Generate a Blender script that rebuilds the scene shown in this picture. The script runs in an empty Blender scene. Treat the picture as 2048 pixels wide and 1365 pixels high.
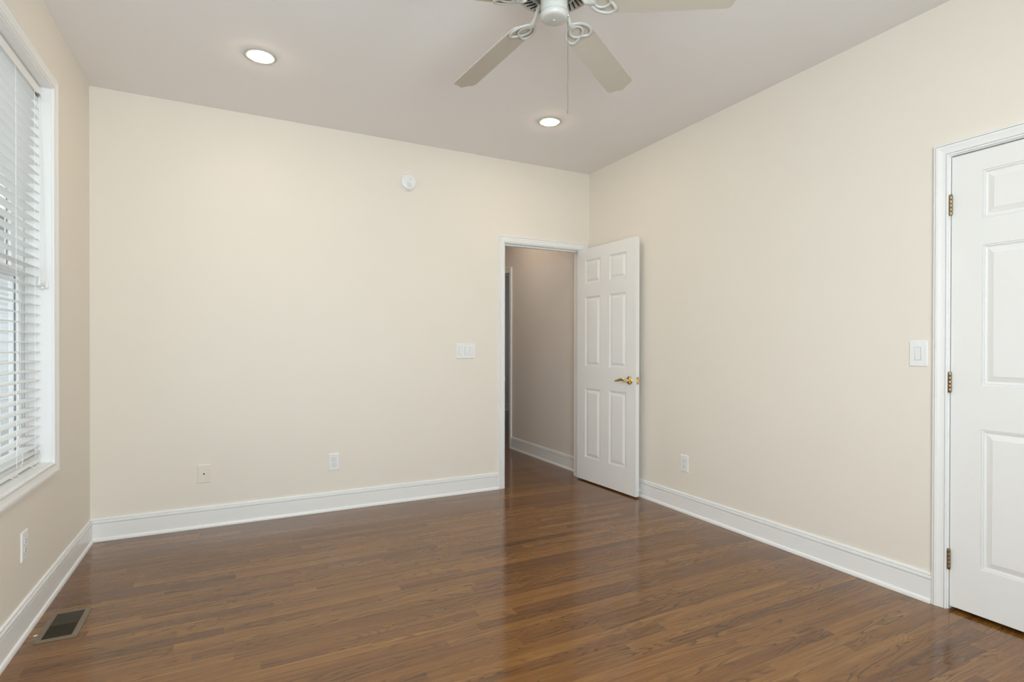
import bpy, math, random
from mathutils import Vector, Matrix

random.seed(7)
PI = math.pi
scene = bpy.context.scene
COL = scene.collection

# ------------------------------------------------------------------ camera
CAM_H = 1.17626
YAW, PITCH, ROLL = 0.4746274, -0.00520786, 0.00165699
FPX, SHIFT_PX = 1088.7148, 18.21137


def cam_axes():
    cy, sy = math.cos(YAW), math.sin(YAW)
    cp, sp = math.cos(PITCH), math.sin(PITCH)
    f = Vector((sy * cp, cy * cp, sp))
    r = Vector((cy, -sy, 0))
    u = r.cross(f)
    cr, sr = math.cos(ROLL), math.sin(ROLL)
    return (cr * r + sr * u), (-sr * r + cr * u), f


cam_data = bpy.data.cameras.new('camera')
cam = bpy.data.objects.new('camera', cam_data)
COL.objects.link(cam)
r_, u_, f_ = cam_axes()
cam.matrix_world = Matrix(((r_.x, u_.x, -f_.x, 0), (r_.y, u_.y, -f_.y, 0), (r_.z, u_.z, -f_.z, CAM_H), (0, 0, 0, 1)))
cam_data.sensor_fit = 'HORIZONTAL'
cam_data.sensor_width = 36.0
cam_data.lens = 36.0 * FPX / 2048.0
cam_data.shift_y = SHIFT_PX / 2048.0
cam_data.clip_start = 0.02
scene.camera = cam

# ------------------------------------------------------------------ look, sky, light levels
scene.view_settings.view_transform = 'Standard'
scene.view_settings.look = 'None'
scene.view_settings.gamma = 1.0
scene.view_settings.use_curve_mapping = False
scene.view_settings.exposure = 0.15
SKY = 1.6               # overcast sky
REAR_FILL = 90.0         # fill light at the added, unseen window behind the viewpoint
SIDE_FILL = 13.0         # fill light at the added, unseen second window of the left wall
LAMP = 84.0            # recessed lamps in the room
LAMP_COL = (1.0, 0.78, 0.52)
HALL_LAMP = 135.0
BLIND_DAY = 2.0        # daylight through the window with the blind
FAR_FILL = 6.0           # added fill light in the room past the hall

cy_ = scene.cycles
cy_.use_denoising = True
cy_.max_bounces = 14
cy_.diffuse_bounces = 8
cy_.glossy_bounces = 6
cy_.transparent_max_bounces = 16
cy_.sample_clamp_indirect = 6.0
cy_.caustics_reflective = False
cy_.caustics_refractive = False

world = bpy.data.worlds.new('overcast_sky')
scene.world = world
world.use_nodes = True
wn = world.node_tree.nodes
wn['Background'].inputs['Color'].default_value = (0.95, 0.975, 1.0, 1)
wn['Background'].inputs['Strength'].default_value = SKY


def portal(name, loc, rot, sx, sy):
    d = bpy.data.lights.new(name, 'AREA')
    d.shape = 'RECTANGLE'
    d.size, d.size_y = sx, sy
    d.cycles.is_portal = True
    o = bpy.data.objects.new(name, d)
    o.location, o.rotation_euler = loc, rot
    COL.objects.link(o)


# ------------------------------------------------------------------ room numbers
XL, XR, YB, YF, H = -0.7615, 2.8708, 4.0668, -0.67, 2.74
WT = 0.115              # wall thickness

portal('window_portal', (XL - 0.13, 2.81, 1.51), (0, -PI / 2, 0), 1.8, 0.98)


def daylight(name, loc, rot, sx, sy, power):
    d = bpy.data.lights.new(name, 'AREA')
    d.shape = 'RECTANGLE'
    d.size, d.size_y = sx, sy
    d.energy = power
    d.color = (0.815, 0.922, 1.0)
    o = bpy.data.objects.new(name, d)
    o.location, o.rotation_euler = loc, rot
    COL.objects.link(o)


daylight('rear_fill_light', (0.35, YF - 0.13, 1.455), (PI / 2, 0, 0), 1.5, 1.65, REAR_FILL)  # added fill lamp, brightens the back wall and doors from out of view
daylight('side_fill_light', (XL - 0.13, 0.60, 1.52), (0, -PI / 2, 0), 1.70, 0.90, SIDE_FILL)  # added fill lamp, brightens the right wall from out of view
daylight('blind_window_daylight', (XL - 0.27, 2.81, 1.51), (0, -PI / 2, 0), 1.78, 0.96, BLIND_DAY)
daylight('far_room_fill_light', (5.75, 7.4, 1.5), (0, PI / 2, 0), 1.2, 0.9, FAR_FILL)  # added fill lamp to lift the dark opening; no window is built here


# ------------------------------------------------------------------ materials
def new_mat(name):
    m = bpy.data.materials.new(name)
    m.use_nodes = True
    nt = m.node_tree
    return m, nt, nt.nodes['Principled BSDF']


def N(nt, typ, **kw):
    n = nt.nodes.new(typ)
    for k, v in kw.items():
        setattr(n, k, v)
    return n


def lin(c):
    return tuple(((x / 255.0) / 12.92) if x <= 10 else (((x / 255.0) + 0.055) / 1.055) ** 2.4 for x in c)


def paint(name, rgb, rough=0.5, bump=0.0, bscale=300.0, var=0.0, spec=0.5, metal=0.0):
    m, nt, b = new_mat(name)
    b.inputs['Base Color'].default_value = (*rgb, 1)
    b.inputs['Roughness'].default_value = rough
    b.inputs['Specular IOR Level'].default_value = spec
    b.inputs['Metallic'].default_value = metal
    tc = N(nt, 'ShaderNodeTexCoord')
    if bump:
        n = N(nt, 'ShaderNodeTexNoise')
        n.inputs['Scale'].default_value = bscale
        n.inputs['Detail'].default_value = 3
        nt.links.new(tc.outputs['Object'], n.inputs['Vector'])
        bp = N(nt, 'ShaderNodeBump')
        bp.inputs['Strength'].default_value = bump
        bp.inputs['Distance'].default_value = 0.002
        nt.links.new(n.outputs['Fac'], bp.inputs['Height'])
        nt.links.new(bp.outputs['Normal'], b.inputs['Normal'])
    if var:
        n2 = N(nt, 'ShaderNodeTexNoise')
        n2.inputs['Scale'].default_value = 3.0
        nt.links.new(tc.outputs['Object'], n2.inputs['Vector'])
        mx = N(nt, 'ShaderNodeMix', data_type='RGBA')
        mx.inputs['A'].default_value = (*[c * (1 - var) for c in rgb], 1)
        mx.inputs['B'].default_value = (*[min(1, c * (1 + var)) for c in rgb], 1)
        nt.links.new(n2.outputs['Fac'], mx.inputs['Factor'])
        nt.links.new(mx.outputs['Result'], b.inputs['Base Color'])
    return m


M_WALL = paint('cream_wall_paint', (0.815, 0.768, 0.698), 0.6, 0.08, 260, 0.012, 0.25)
M_HALL = paint('beige_hall_paint', (0.77, 0.72, 0.67), 0.6, 0.08, 260, 0.012, 0.25)
M_CEIL = paint('ceiling_paint', (0.845, 0.83, 0.835), 0.8, 0.1, 180, 0.01, 0.1)
M_TRIM = paint('white_trim_paint', (0.86, 0.865, 0.87), 0.32, 0.03, 60, 0.0, 0.4)
M_DOOR = paint('white_door_paint', (0.85, 0.85, 0.85), 0.38, 0.04, 90, 0.0, 0.4)
M_PLATE = paint('white_plastic', (0.84, 0.845, 0.86), 0.28, 0.01, 200, 0.0, 0.5)
M_IVORY = paint('almond_plastic', (0.80, 0.75, 0.66), 0.3, 0.01, 200, 0.0, 0.5)
M_DARK = paint('dark_slot', (0.02, 0.018, 0.016), 0.6, 0.0)
M_BRASS = paint('polished_brass', (0.88, 0.68, 0.32), 0.12, 0.01, 200, 0.0, 0.5, 1.0)
M_ABRASS = paint('antique_brass', (0.36, 0.25, 0.135), 0.27, 0.05, 300, 0.0, 0.5, 1.0)
M_BRONZE = paint('bronze_register_metal', (0.21, 0.165, 0.115), 0.42, 0.03, 400, 0.05, 0.5, 0.35)
M_BRONZE_SHADE = paint('shaded_bronze_louvre', (0.095, 0.075, 0.05), 0.42, 0.03, 400, 0.05, 0.5, 0.35)  # register bronze again, darkened to hold the shadow between the louvres
M_FANW = paint('white_fan_enamel', (0.55, 0.545, 0.52), 0.3, 0.01, 200, 0.0, 0.5)
M_BLADE = paint('whitewashed_blade', (0.53, 0.482, 0.415), 0.45, 0.02, 120, 0.02, 0.3)
M_CHAIN = paint('dull_nickel', (0.32, 0.30, 0.27), 0.35, 0.0, 1, 0.0, 0.5, 1.0)
M_SLAT = paint('white_faux_wood', (0.86, 0.87, 0.87), 0.4, 0.04, 150, 0.0, 0.4)
M_CORD = paint('white_cord', (0.88, 0.88, 0.87), 0.7, 0.1, 900, 0.0, 0.2)
M_VINYL = paint('white_vinyl', (0.85, 0.86, 0.87), 0.35, 0.01, 100, 0.0, 0.4)
M_SIDING = paint('pale_siding', (0.60, 0.62, 0.64), 0.7, 0.1, 40, 0.03, 0.2)
M_ROOF = paint('grey_shingle', (0.10, 0.10, 0.10), 0.9, 0.5, 60, 0.2, 0.1)
M_GRASS = paint('pale_gravel', (0.42, 0.42, 0.41), 0.9, 0.6, 60, 0.12, 0.1)
M_PANE = paint('curtained_pane', (0.55, 0.57, 0.58), 0.15, 0.0, 1, 0.0, 0.5)
M_GASKET = paint('dark_gasket', (0.06, 0.06, 0.06), 0.6)


def glass_mat():
    m = bpy.data.materials.new('window_glass')
    m.use_nodes = True
    nt = m.node_tree
    nt.nodes.clear()
    out = N(nt, 'ShaderNodeOutputMaterial')
    tr = N(nt, 'ShaderNodeBsdfTransparent')
    tr.inputs['Color'].default_value = (0.95, 0.97, 0.96, 1)
    gl = N(nt, 'ShaderNodeBsdfGlossy')
    gl.inputs['Roughness'].default_value = 0.02
    fr = N(nt, 'ShaderNodeFresnel')
    geo = N(nt, 'ShaderNodeNewGeometry')          # the same reflectance going in and coming out of the pane
    io = N(nt, 'ShaderNodeMath', operation='MULTIPLY_ADD')
    io.inputs[1].default_value = 1 / 1.45 - 1.45
    io.inputs[2].default_value = 1.45
    nt.links.new(geo.outputs['Backfacing'], io.inputs[0])
    nt.links.new(io.outputs[0], fr.inputs['IOR'])
    mx = N(nt, 'ShaderNodeMixShader')
    nt.links.new(fr.outputs[0], mx.inputs[0])
    nt.links.new(tr.outputs[0], mx.inputs[1])
    nt.links.new(gl.outputs[0], mx.inputs[2])
    nt.links.new(mx.outputs[0], out.inputs['Surface'])
    return m


M_GLASS = glass_mat()


def emit_mat(name, col, s):
    m, nt, b = new_mat(name)
    b.inputs['Base Color'].default_value = (0.9, 0.9, 0.9, 1)
    b.inputs['Emission Color'].default_value = (*col, 1)
    b.inputs['Emission Strength'].default_value = s
    return m


M_LENS = emit_mat('lit_lens', LAMP_COL, LAMP)
M_LENS_HALL = emit_mat('lit_hall_lens', (1.0, 0.85, 0.68), HALL_LAMP)


def wood_floor():
    m, nt, b = new_mat('oak_strip_floor')
    L = nt.links.new
    W = 0.0572

    def math_(op, a, bb=None, c=None):
        n = N(nt, 'ShaderNodeMath', operation=op)
        for i, v in enumerate((a, bb, c)):
            if v is None:
                continue
            if isinstance(v, (int, float)):
                n.inputs[i].default_value = v
            else:
                L(v, n.inputs[i])
        return n.outputs[0]

    tc = N(nt, 'ShaderNodeTexCoord')
    sp = N(nt, 'ShaderNodeSeparateXYZ')
    L(tc.outputs['Object'], sp.inputs[0])
    X, Y = sp.outputs['X'], sp.outputs['Y']
    yr = math_('DIVIDE', Y, W)
    row = math_('FLOOR', yr)
    fy = math_('SUBTRACT', yr, row)
    wn1 = N(nt, 'ShaderNodeTexWhiteNoise', noise_dimensions='1D')
    L(row, wn1.inputs['W'])
    off = math_('MULTIPLY', wn1.outputs['Value'], 7.3)
    wn1b = N(nt, 'ShaderNodeTexWhiteNoise', noise_dimensions='1D')
    L(math_('ADD', row, 91.7), wn1b.inputs['W'])
    plen = math_('MULTIPLY_ADD', wn1b.outputs['Value'], 0.75, 0.55)
    xr = math_('DIVIDE', math_('ADD', X, off), plen)
    colm = math_('FLOOR', xr)
    fx = math_('SUBTRACT', xr, colm)
    cid = N(nt, 'ShaderNodeCombineXYZ')
    L(row, cid.inputs[0])
    L(colm, cid.inputs[1])
    wn2 = N(nt, 'ShaderNodeTexWhiteNoise', noise_dimensions='2D')
    L(cid.outputs[0], wn2.inputs['Vector'])
    pid = wn2.outputs['Value']
    sc = N(nt, 'ShaderNodeSeparateColor')
    L(wn2.outputs['Color'], sc.inputs[0])
    pid2, pid3 = sc.outputs[1], sc.outputs[2]

    # grain space: long in x, one board wide in y, moved by board
    def gvec(kx, ky, k1):
        c = N(nt, 'ShaderNodeCombineXYZ')
        L(math_('MULTIPLY_ADD', pid, k1, math_('MULTIPLY', X, kx)), c.inputs[0])
        L(math_('MULTIPLY_ADD', pid2, k1 * 1.7, math_('MULTIPLY', Y, ky)), c.inputs[1])
        L(math_('MULTIPLY', pid3, 31.0), c.inputs[2])
        return c.outputs[0]

    def noise(vec, scale, detail, rough, dist=0.0):
        n = N(nt, 'ShaderNodeTexNoise')
        n.inputs['Scale'].default_value = scale
        n.inputs['Detail'].default_value = detail
        n.inputs['Roughness'].default_value = rough
        n.inputs['Distortion'].default_value = dist
        L(vec, n.inputs['Vector'])
        return n.outputs['Fac']

    # growth rings: contours of a smooth stretched field make cathedral figures
    field = noise(gvec(1.2, 12.0, 40.0), 1.0, 1.5, 0.4, 0.15)
    jag = noise(gvec(26.0, 230.0, 11.0), 1.0, 2.0, 0.6)
    field = math_('MULTIPLY_ADD', jag, 0.022, field)
    rings = math_('MULTIPLY', field, math_('MULTIPLY_ADD', pid3, 16.0, 12.0))
    fr = math_('FRACT', rings)
    ramp = N(nt, 'ShaderNodeValToRGB')            # one soft flank, one sharp flank, like early and late wood
    e = ramp.color_ramp.elements
    e[0].position, e[0].color = 0.0, (0.0, 0.0, 0.0, 1)
    e[1].position, e[1].color = 1.0, (0.0, 0.0, 0.0, 1)
    for p, v in ((0.45, 0.0), (0.80, 0.55), (0.90, 1.0), (0.955, 0.8)):
        x = e.new(p)
        x.color = (v, v, v, 1)
    L(fr, ramp.inputs[0])
    line = ramp.outputs[0]
    # lines come and go along the board
    mask = noise(gvec(1.5, 16.0, 17.0), 1.0, 2.0, 0.5)
    mramp = N(nt, 'ShaderNodeMapRange')
    mramp.inputs['From Min'].default_value = 0.36
    mramp.inputs['From Max'].default_value = 0.60
    L(mask, mramp.inputs['Value'])
    line = math_('MULTIPLY', line, mramp.outputs[0])
    # dark mineral streaks here and there
    minr = noise(gvec(1.1, 11.0, 71.0), 1.0, 2.0, 0.55)
    mr2 = N(nt, 'ShaderNodeMapRange')
    mr2.inputs['From Min'].default_value = 0.60
    mr2.inputs['From Max'].default_value = 0.78
    L(minr, mr2.inputs['Value'])
    # pores
    pores = noise(gvec(14.0, 520.0, 60.0), 1.0, 3.0, 0.65)
    pr = N(nt, 'ShaderNodeMapRange')
    pr.inputs['From Min'].default_value = 0.35
    pr.inputs['From Max'].default_value = 0.75
    L(pores, pr.inputs['Value'])
    streak = noise(gvec(1.8, 70.0, 23.0), 1.0, 3.0, 0.6)

    cr = N(nt, 'ShaderNodeValToRGB')
    els = cr.color_ramp.elements
    els[0].position = 0.0
    els[0].color = (*FLOOR_COLS[0], 1)
    els[1].position = 1.0
    els[1].color = (*FLOOR_COLS[-1], 1)
    for i, c in enumerate(FLOOR_COLS[1:-1]):
        e = els.new((i + 1) / (len(FLOOR_COLS) - 1))
        e.color = (*c, 1)
    tone = math_('ADD', math_('MULTIPLY', pid, 0.58), math_('MULTIPLY_ADD', streak, 1.0, -0.29))
    L(tone, cr.inputs[0])

    def mixc(fac, a, bcol, mode='MIX'):
        n = N(nt, 'ShaderNodeMix', data_type='RGBA', blend_type=mode)
        if isinstance(fac, float):
            n.inputs['Factor'].default_value = fac
        else:
            L(fac, n.inputs['Factor'])
        L(a, n.inputs['A'])
        if isinstance(bcol, tuple):
            n.inputs['B'].default_value = (*bcol, 1)
        else:
            L(bcol, n.inputs['B'])
        return n.outputs['Result']

    c0 = mixc(math_('MULTIPLY', mr2.outputs[0], 0.55), cr.outputs[0], (0.45, 0.50, 0.60), 'MULTIPLY')
    c1 = mixc(math_('MULTIPLY', line, 0.80), c0, (0.22, 0.18, 0.15), 'MULTIPLY')
    c2 = mixc(math_('MULTIPLY', pr.outputs[0], 0.55), c1, (0.45, 0.36, 0.29), 'MULTIPLY')
    # joints between boards
    ey = math_('MINIMUM', fy, math_('SUBTRACT', 1.0, fy))
    jy = math_('LESS_THAN', ey, 0.010)
    ex = math_('MULTIPLY', math_('MINIMUM', fx, math_('SUBTRACT', 1.0, fx)), plen)
    jx = math_('LESS_THAN', ex, 0.0008)
    joint = math_('MAXIMUM', jy, math_('MULTIPLY', jx, 0.4))
    c3 = mixc(math_('MULTIPLY', joint, 0.30), c2, (0.25, 0.18, 0.12), 'MULTIPLY')
    L(c3, b.inputs['Base Color'])
    b.inputs['Specular IOR Level'].default_value = 0.75
    rg = N(nt, 'ShaderNodeMapRange')
    rg.inputs['To Min'].default_value = 0.10
    rg.inputs['To Max'].default_value = 0.19
    L(streak, rg.inputs['Value'])
    L(rg.outputs[0], b.inputs['Roughness'])
    wav = noise(gvec(1.5, 16.0, 3.0), 1.0, 1.0, 0.5)
    hgt = math_('ADD', math_('MULTIPLY', wav, 1.0), math_('MULTIPLY', joint, -0.25))
    hgt = math_('MULTIPLY_ADD', line, -0.06, hgt)
    bp = N(nt, 'ShaderNodeBump')
    bp.inputs['Strength'].default_value = 0.22
    bp.inputs['Distance'].default_value = 0.0018
    L(hgt, bp.inputs['Height'])
    L(bp.outputs['Normal'], b.inputs['Normal'])
    return m


FLOOR_COLS = [(0.105, 0.038, 0.0080), (0.158, 0.062, 0.0125), (0.202, 0.084, 0.0170), (0.244, 0.107, 0.0230), (0.330, 0.163, 0.0430)]
M_FLOOR = wood_floor()


# ------------------------------------------------------------------ mesh helpers
class MB:
    def __init__(self):
        self.v, self.f = [], []

    def box(self, x0, x1, y0, y1, z0, z1):
        n = len(self.v)
        self.v += [(x, y, z) for z in (z0, z1) for y in (y0, y1) for x in (x0, x1)]
        for q in ((0, 2, 3, 1), (4, 5, 7, 6), (0, 1, 5, 4), (2, 6, 7, 3), (0, 4, 6, 2), (1, 3, 7, 5)):
            self.f.append(tuple(n + i for i in q))
        return self

    def rings(self, loops, closed=True, cap=True, caps=None):
        """loops: lists of equal length; joined by quads"""
        n = len(self.v)
        k = len(loops[0])
        for lp in loops:
            self.v += [tuple(p) for p in lp]
        for i in range(len(loops) - 1):
            for j in range(k if closed else k - 1):
                j2 = (j + 1) % k
                self.f.append((n + i * k + j, n + i * k + j2, n + (i + 1) * k + j2, n + (i + 1) * k + j))
        if cap:
            self.f.append(tuple(n + j for j in range(k - 1, -1, -1)))
            self.f.append(tuple(n + (len(loops) - 1) * k + j for j in range(k)))
        return self

    def lathe(self, prof, c=(0, 0, 0), axis='z', seg=40, cap=True):
        """prof: (r, h) pairs"""
        loops = []
        for r, h in prof:
            lp = []
            for i in range(seg):
                a = 2 * PI * i / seg
                p, q = r * math.cos(a), r * math.sin(a)
                if axis == 'z':
                    lp.append((c[0] + p, c[1] + q, c[2] + h))
                elif axis == 'y':
                    lp.append((c[0] + p, c[1] + h, c[2] + q))
                else:
                    lp.append((c[0] + h, c[1] + p, c[2] + q))
            loops.append(lp)
        return self.rings(loops, True, cap)

    def tube(self, pts, r, seg=8, flat=1.0, cap=True, closed=False):
        pts = [Vector(p) for p in pts]
        loops = []
        n = len(pts)
        prev = None
        for i, p in enumerate(pts):
            if closed:
                t = (pts[(i + 1) % n] - pts[i - 1]).normalized()
            else:
                t = (pts[min(i + 1, n - 1)] - pts[max(i - 1, 0)]).normalized()
            ref = Vector((0, 0, 1)) if abs(t.z) < 0.9 else Vector((1, 0, 0))
            if prev is not None and abs(t.z) >= 0.9:
                ref = prev
            a = t.cross(ref).normalized()
            b = a.cross(t).normalized()
            prev = b
            rr = r[i] if isinstance(r, (list, tuple)) else r
            loops.append([p + a * (rr * math.cos(2 * PI * k / seg)) + b * (rr * flat * math.sin(2 * PI * k / seg)) for k in range(seg)])
        if closed:
            loops.append(loops[0])
            return self.rings(loops, True, False)
        return self.rings(loops, True, cap)

    def sphere(self, c, r, seg=10, rg=6, sz=1.0):
        prof = [(max(1e-4, r * math.sin(PI * i / rg)), -r * sz * math.cos(PI * i / rg)) for i in range(rg + 1)]
        return self.lathe(prof, c, 'z', seg, True)

    def sweep(self, path, prof, nrm, closed=False):
        """path in a wall plane, prof (u outward from the opening, v out of the wall); mitred corners"""
        path = [Vector(p) for p in path]
        nrm = Vector(nrm)
        n = len(path)
        loops = []
        for i in range(n):
            def side(a, b):
                t = (b - a).normalized()
                return t.cross(nrm).normalized()
            if closed or 0 < i < n - 1:
                s1 = side(path[i - 1], path[i])
                s2 = side(path[i], path[(i + 1) % n])
                m = (s1 + s2)
                m = m * (2.0 / m.dot(m))
            elif i == 0:
                m = side(path[0], path[1])
            else:
                m = side(path[-2], path[-1])
            loops.append([path[i] + m * u + nrm * v for u, v in prof])
        if closed:
            loops.append(loops[0])
        return self.rings(loops, True, not closed)

    def xform(self, mat):
        self.v = [tuple(mat @ Vector(p)) for p in self.v]
        return self

    def build(self, name, mat, parent=None, smooth=False, bevel=0.0, seg=2, angle=40):
        me = bpy.data.meshes.new(name)
        me.from_pydata(self.v, [], self.f)
        me.materials.append(mat)
        me.validate()
        import bmesh
        bm = bmesh.new()
        bm.from_mesh(me)
        bmesh.ops.recalc_face_normals(bm, faces=bm.faces)
        bm.to_mesh(me)
        bm.free()
        if smooth:
            me.polygons.foreach_set('use_smooth', [True] * len(me.polygons))
            try:
                me.set_sharp_from_angle(angle=math.radians(angle))
            except Exception:
                pass
        o = bpy.data.objects.new(name, me)
        COL.objects.link(o)
        if parent is not None:
            o.parent = parent
        if bevel:
            md = o.modifiers.new('bevel', 'BEVEL')
            md.width = bevel
            md.segments = seg
            md.limit_method = 'ANGLE'
            md.angle_limit = math.radians(30)
        return o


def tag(o, label=None, cat=None, group=None, kind=None):
    if label:
        o['label'] = label
    if cat:
        o['category'] = cat
    if group:
        o['group'] = group
    if kind:
        o['kind'] = kind
    return o


def thing(name, label, cat, loc=(0, 0, 0), rz=0.0, group=None, kind=None):
    o = bpy.data.objects.new(name, None)
    o.empty_display_size = 0.05
    COL.objects.link(o)
    o.location = loc
    o.rotation_euler = (0, 0, rz)
    return tag(o, label, cat, group, kind)


def copy_tree(o, parent=None):
    c = o.copy()
    COL.objects.link(c)
    if parent is not None:
        c.parent = parent
    for ch in list(o.children):
        copy_tree(ch, c)
    return c


def struct(mb, name, mat, label=None, cat=None, **kw):
    o = mb.build(name, mat, None, **kw)
    return tag(o, label, cat, None, 'structure')


# ------------------------------------------------------------------ shell
XE, YE = 5.9, 9.05                       # extent of the house beyond the room
VX0, VX1, VY0, VY1 = -0.684, -0.580, 2.779, 3.025      # opening of the floor register
b = MB()
b.box(XL - WT, VX0, YF - WT, YE + WT, -0.12, 0.0)
b.box(VX1, XE, YF - WT, YE + WT, -0.12, 0.0)
b.box(VX0, VX1, YF - WT, VY0, -0.12, 0.0)
b.box(VX0, VX1, VY1, YE + WT, -0.12, 0.0)
struct(b, 'floor', M_FLOOR, 'glossy brown oak strip floor', 'floor')
struct(MB().box(XL - WT, XE, YF - WT, YE + WT, H, H + 0.12), 'ceiling', M_CEIL, 'plain off white ceiling', 'ceiling')

DOX0, DOX1, DOH = 2.022, 2.790, 2.045    # doorway in the back wall
b = MB()
b.box(XL - WT, DOX0 - 0.02, YB, YB + WT, 0, H)
b.box(DOX0 - 0.02, DOX1 + 0.02, YB, YB + WT, DOH + 0.02, H)
b.box(DOX1 + 0.02, XE, YB, YB + WT, 0, H)
struct(b, 'wall_back', M_WALL, 'cream wall with the doorway to the hall', 'wall')

CY0, CY1 = 0.514, 1.2783
DOH2 = 2.036                  # closed door in the right wall
b = MB()
b.box(XR, XR + WT, CY1 + 0.02, YB, 0, H)
b.box(XR, XR + WT, CY0 - 0.02, CY1 + 0.02, DOH2 + 0.02, H)
b.box(XR, XR + WT, YF - WT, CY0 - 0.02, 0, H)
struct(b, 'wall_right', M_WALL, 'cream wall with the closed white door', 'wall')

WY0, WY1, WZ0, WZ1 = 2.335, 3.285, 0.631, 2.392   # window in the left wall
b = MB()
b.box(XL - WT, XL, WY1 + 0.015, YB, 0, H)
LY0, LY1 = 0.125, 1.075                           # added unseen window beside the viewpoint, for side fill
b.box(XL - WT, XL, LY1, WY0 - 0.015, 0, H)
b.box(XL - WT, XL, YF - WT, LY0, 0, H)
b.box(XL - WT, XL, LY0, LY1, 0, WZ0)
b.box(XL - WT, XL, LY0, LY1, WZ1, H)
b.box(XL - WT, XL, WY0 - 0.015, WY1 + 0.015, 0, WZ0 - 0.015)
b.box(XL - WT, XL, WY0 - 0.015, WY1 + 0.015, WZ1 + 0.015, H)
struct(b, 'wall_left', M_WALL, 'cream wall with the blind covered window', 'wall')

RX0, RX1, RZ0, RZ1 = -0.45, 1.15, 0.58, 2.33      # added unseen window behind the camera, for rear fill
b = MB()
b.box(XL - WT, RX0, YF - WT, YF, 0, H)
b.box(RX1, XE, YF - WT, YF, 0, H)
b.box(RX0, RX1, YF - WT, YF, 0, RZ0)
b.box(RX0, RX1, YF - WT, YF, RZ1, H)
struct(b, 'wall_rear', M_WALL, 'cream wall behind the viewpoint', 'wall')

# hall and the dark room past it
HX = 2.886
HO0, HO1, HOH = 5.675, 6.45, 2.045
b = MB()
b.box(HX, HX + WT, YB + WT, HO0 - 0.02, 0, H)
b.box(HX, HX + WT, HO0 - 0.02, HO1 + 0.02, HOH + 0.02, H)
b.box(HX, HX + WT, HO1 + 0.02, YE, 0, H)
struct(b, 'wall_hall_right', M_HALL, 'beige hall wall seen through the doorway', 'wall')
struct(MB().box(1.62, 1.735, YB + WT, YE, 0, H), 'wall_hall_left', M_HALL, 'beige hall wall facing the doorway', 'wall')
struct(MB().box(1.62, XE, YE, YE + WT, 0, H), 'wall_hall_end', M_HALL, 'wall of the dark room past the hall', 'wall')
struct(MB().box(XE - 0.02, XE + WT, YF - WT, YE + WT, 0, H), 'wall_outer', M_HALL, 'outer wall of the house', 'wall')

# baseboards: (out of wall, height)
BASE = [(0, 0.137), (0.0045, 0.137), (0.0080, 0.1345), (0.0092, 0.1280), (0.0020, 0.1276), (0.0020, 0.1244), (0.0120, 0.1238), (0.0136, 0.1200), (0.0138, 0.1108),
        (0.0035, 0.1104), (0.0035, 0.1070), (0.0142, 0.1066), (0.0142, 0.0205), (0.0170, 0.0195), (0.0200, 0.0160), (0.0222, 0.0095), (0.0228, 0.0)]
BASE = BASE + [(0, 0.0)]


def baseboard(name, a, bpt, nrm, m0, m1, label):
    """a, bpt: ends at the wall; m0, m1: 1 = mitre into an inside corner, 0 = square"""
    a, bpt, nrm = Vector((*a, 0)), Vector((*bpt, 0)), Vector((*nrm, 0))
    t = (bpt - a).normalized()
    l0 = [a + nrm * v + t * (v * m0) + Vector((0, 0, z)) for v, z in BASE]
    l1 = [bpt + nrm * v - t * (v * m1) + Vector((0, 0, z)) for v, z in BASE]
    return struct(MB().rings([l0, l1], True, True), name, M_TRIM, label, 'baseboard')


CW = 0.057                               # casing width
baseboard('baseboard_back', (XL, YB), (DOX0 - CW - 0.004, YB), (0, -1), 1, 0, 'white baseboard under the outlet and the phone jack')
baseboard('baseboard_left', (XL, YF), (XL, YB), (1, 0), 1, 1, 'white baseboard under the window')
baseboard('baseboard_right', (XR, CY1 + CW + 0.005), (XR, YB), (-1, 0), 0, 1, 'white baseboard between the two doors')
baseboard('baseboard_rear', (XL, YF), (XR, YF), (0, 1), 1, 1, 'white baseboard behind the viewpoint')
baseboard('baseboard_hall', (HX, YB + WT), (HX, HO0 - CW - 0.004), (-1, 0), 0, 0, 'white baseboard in the hall')
baseboard('baseboard_dark_room', (HX + WT, YE), (XE, YE), (0, -1), 1, 1, 'baseboard in the dark room past the hall')

CASING = [(0, 0), (0, 0.0095), (0.002, 0.0112), (0.0075, 0.0116), (0.0078, 0.0040), (0.0098, 0.0040), (0.0100, 0.0120), (0.020, 0.0126), (0.028, 0.0142),
          (0.036, 0.0168), (0.0462, 0.0178), (0.0464, 0.0080), (0.0485, 0.0080), (0.0486, 0.0178), (0.054, 0.0172), (0.057, 0.0140), (0.057, 0)]


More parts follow.
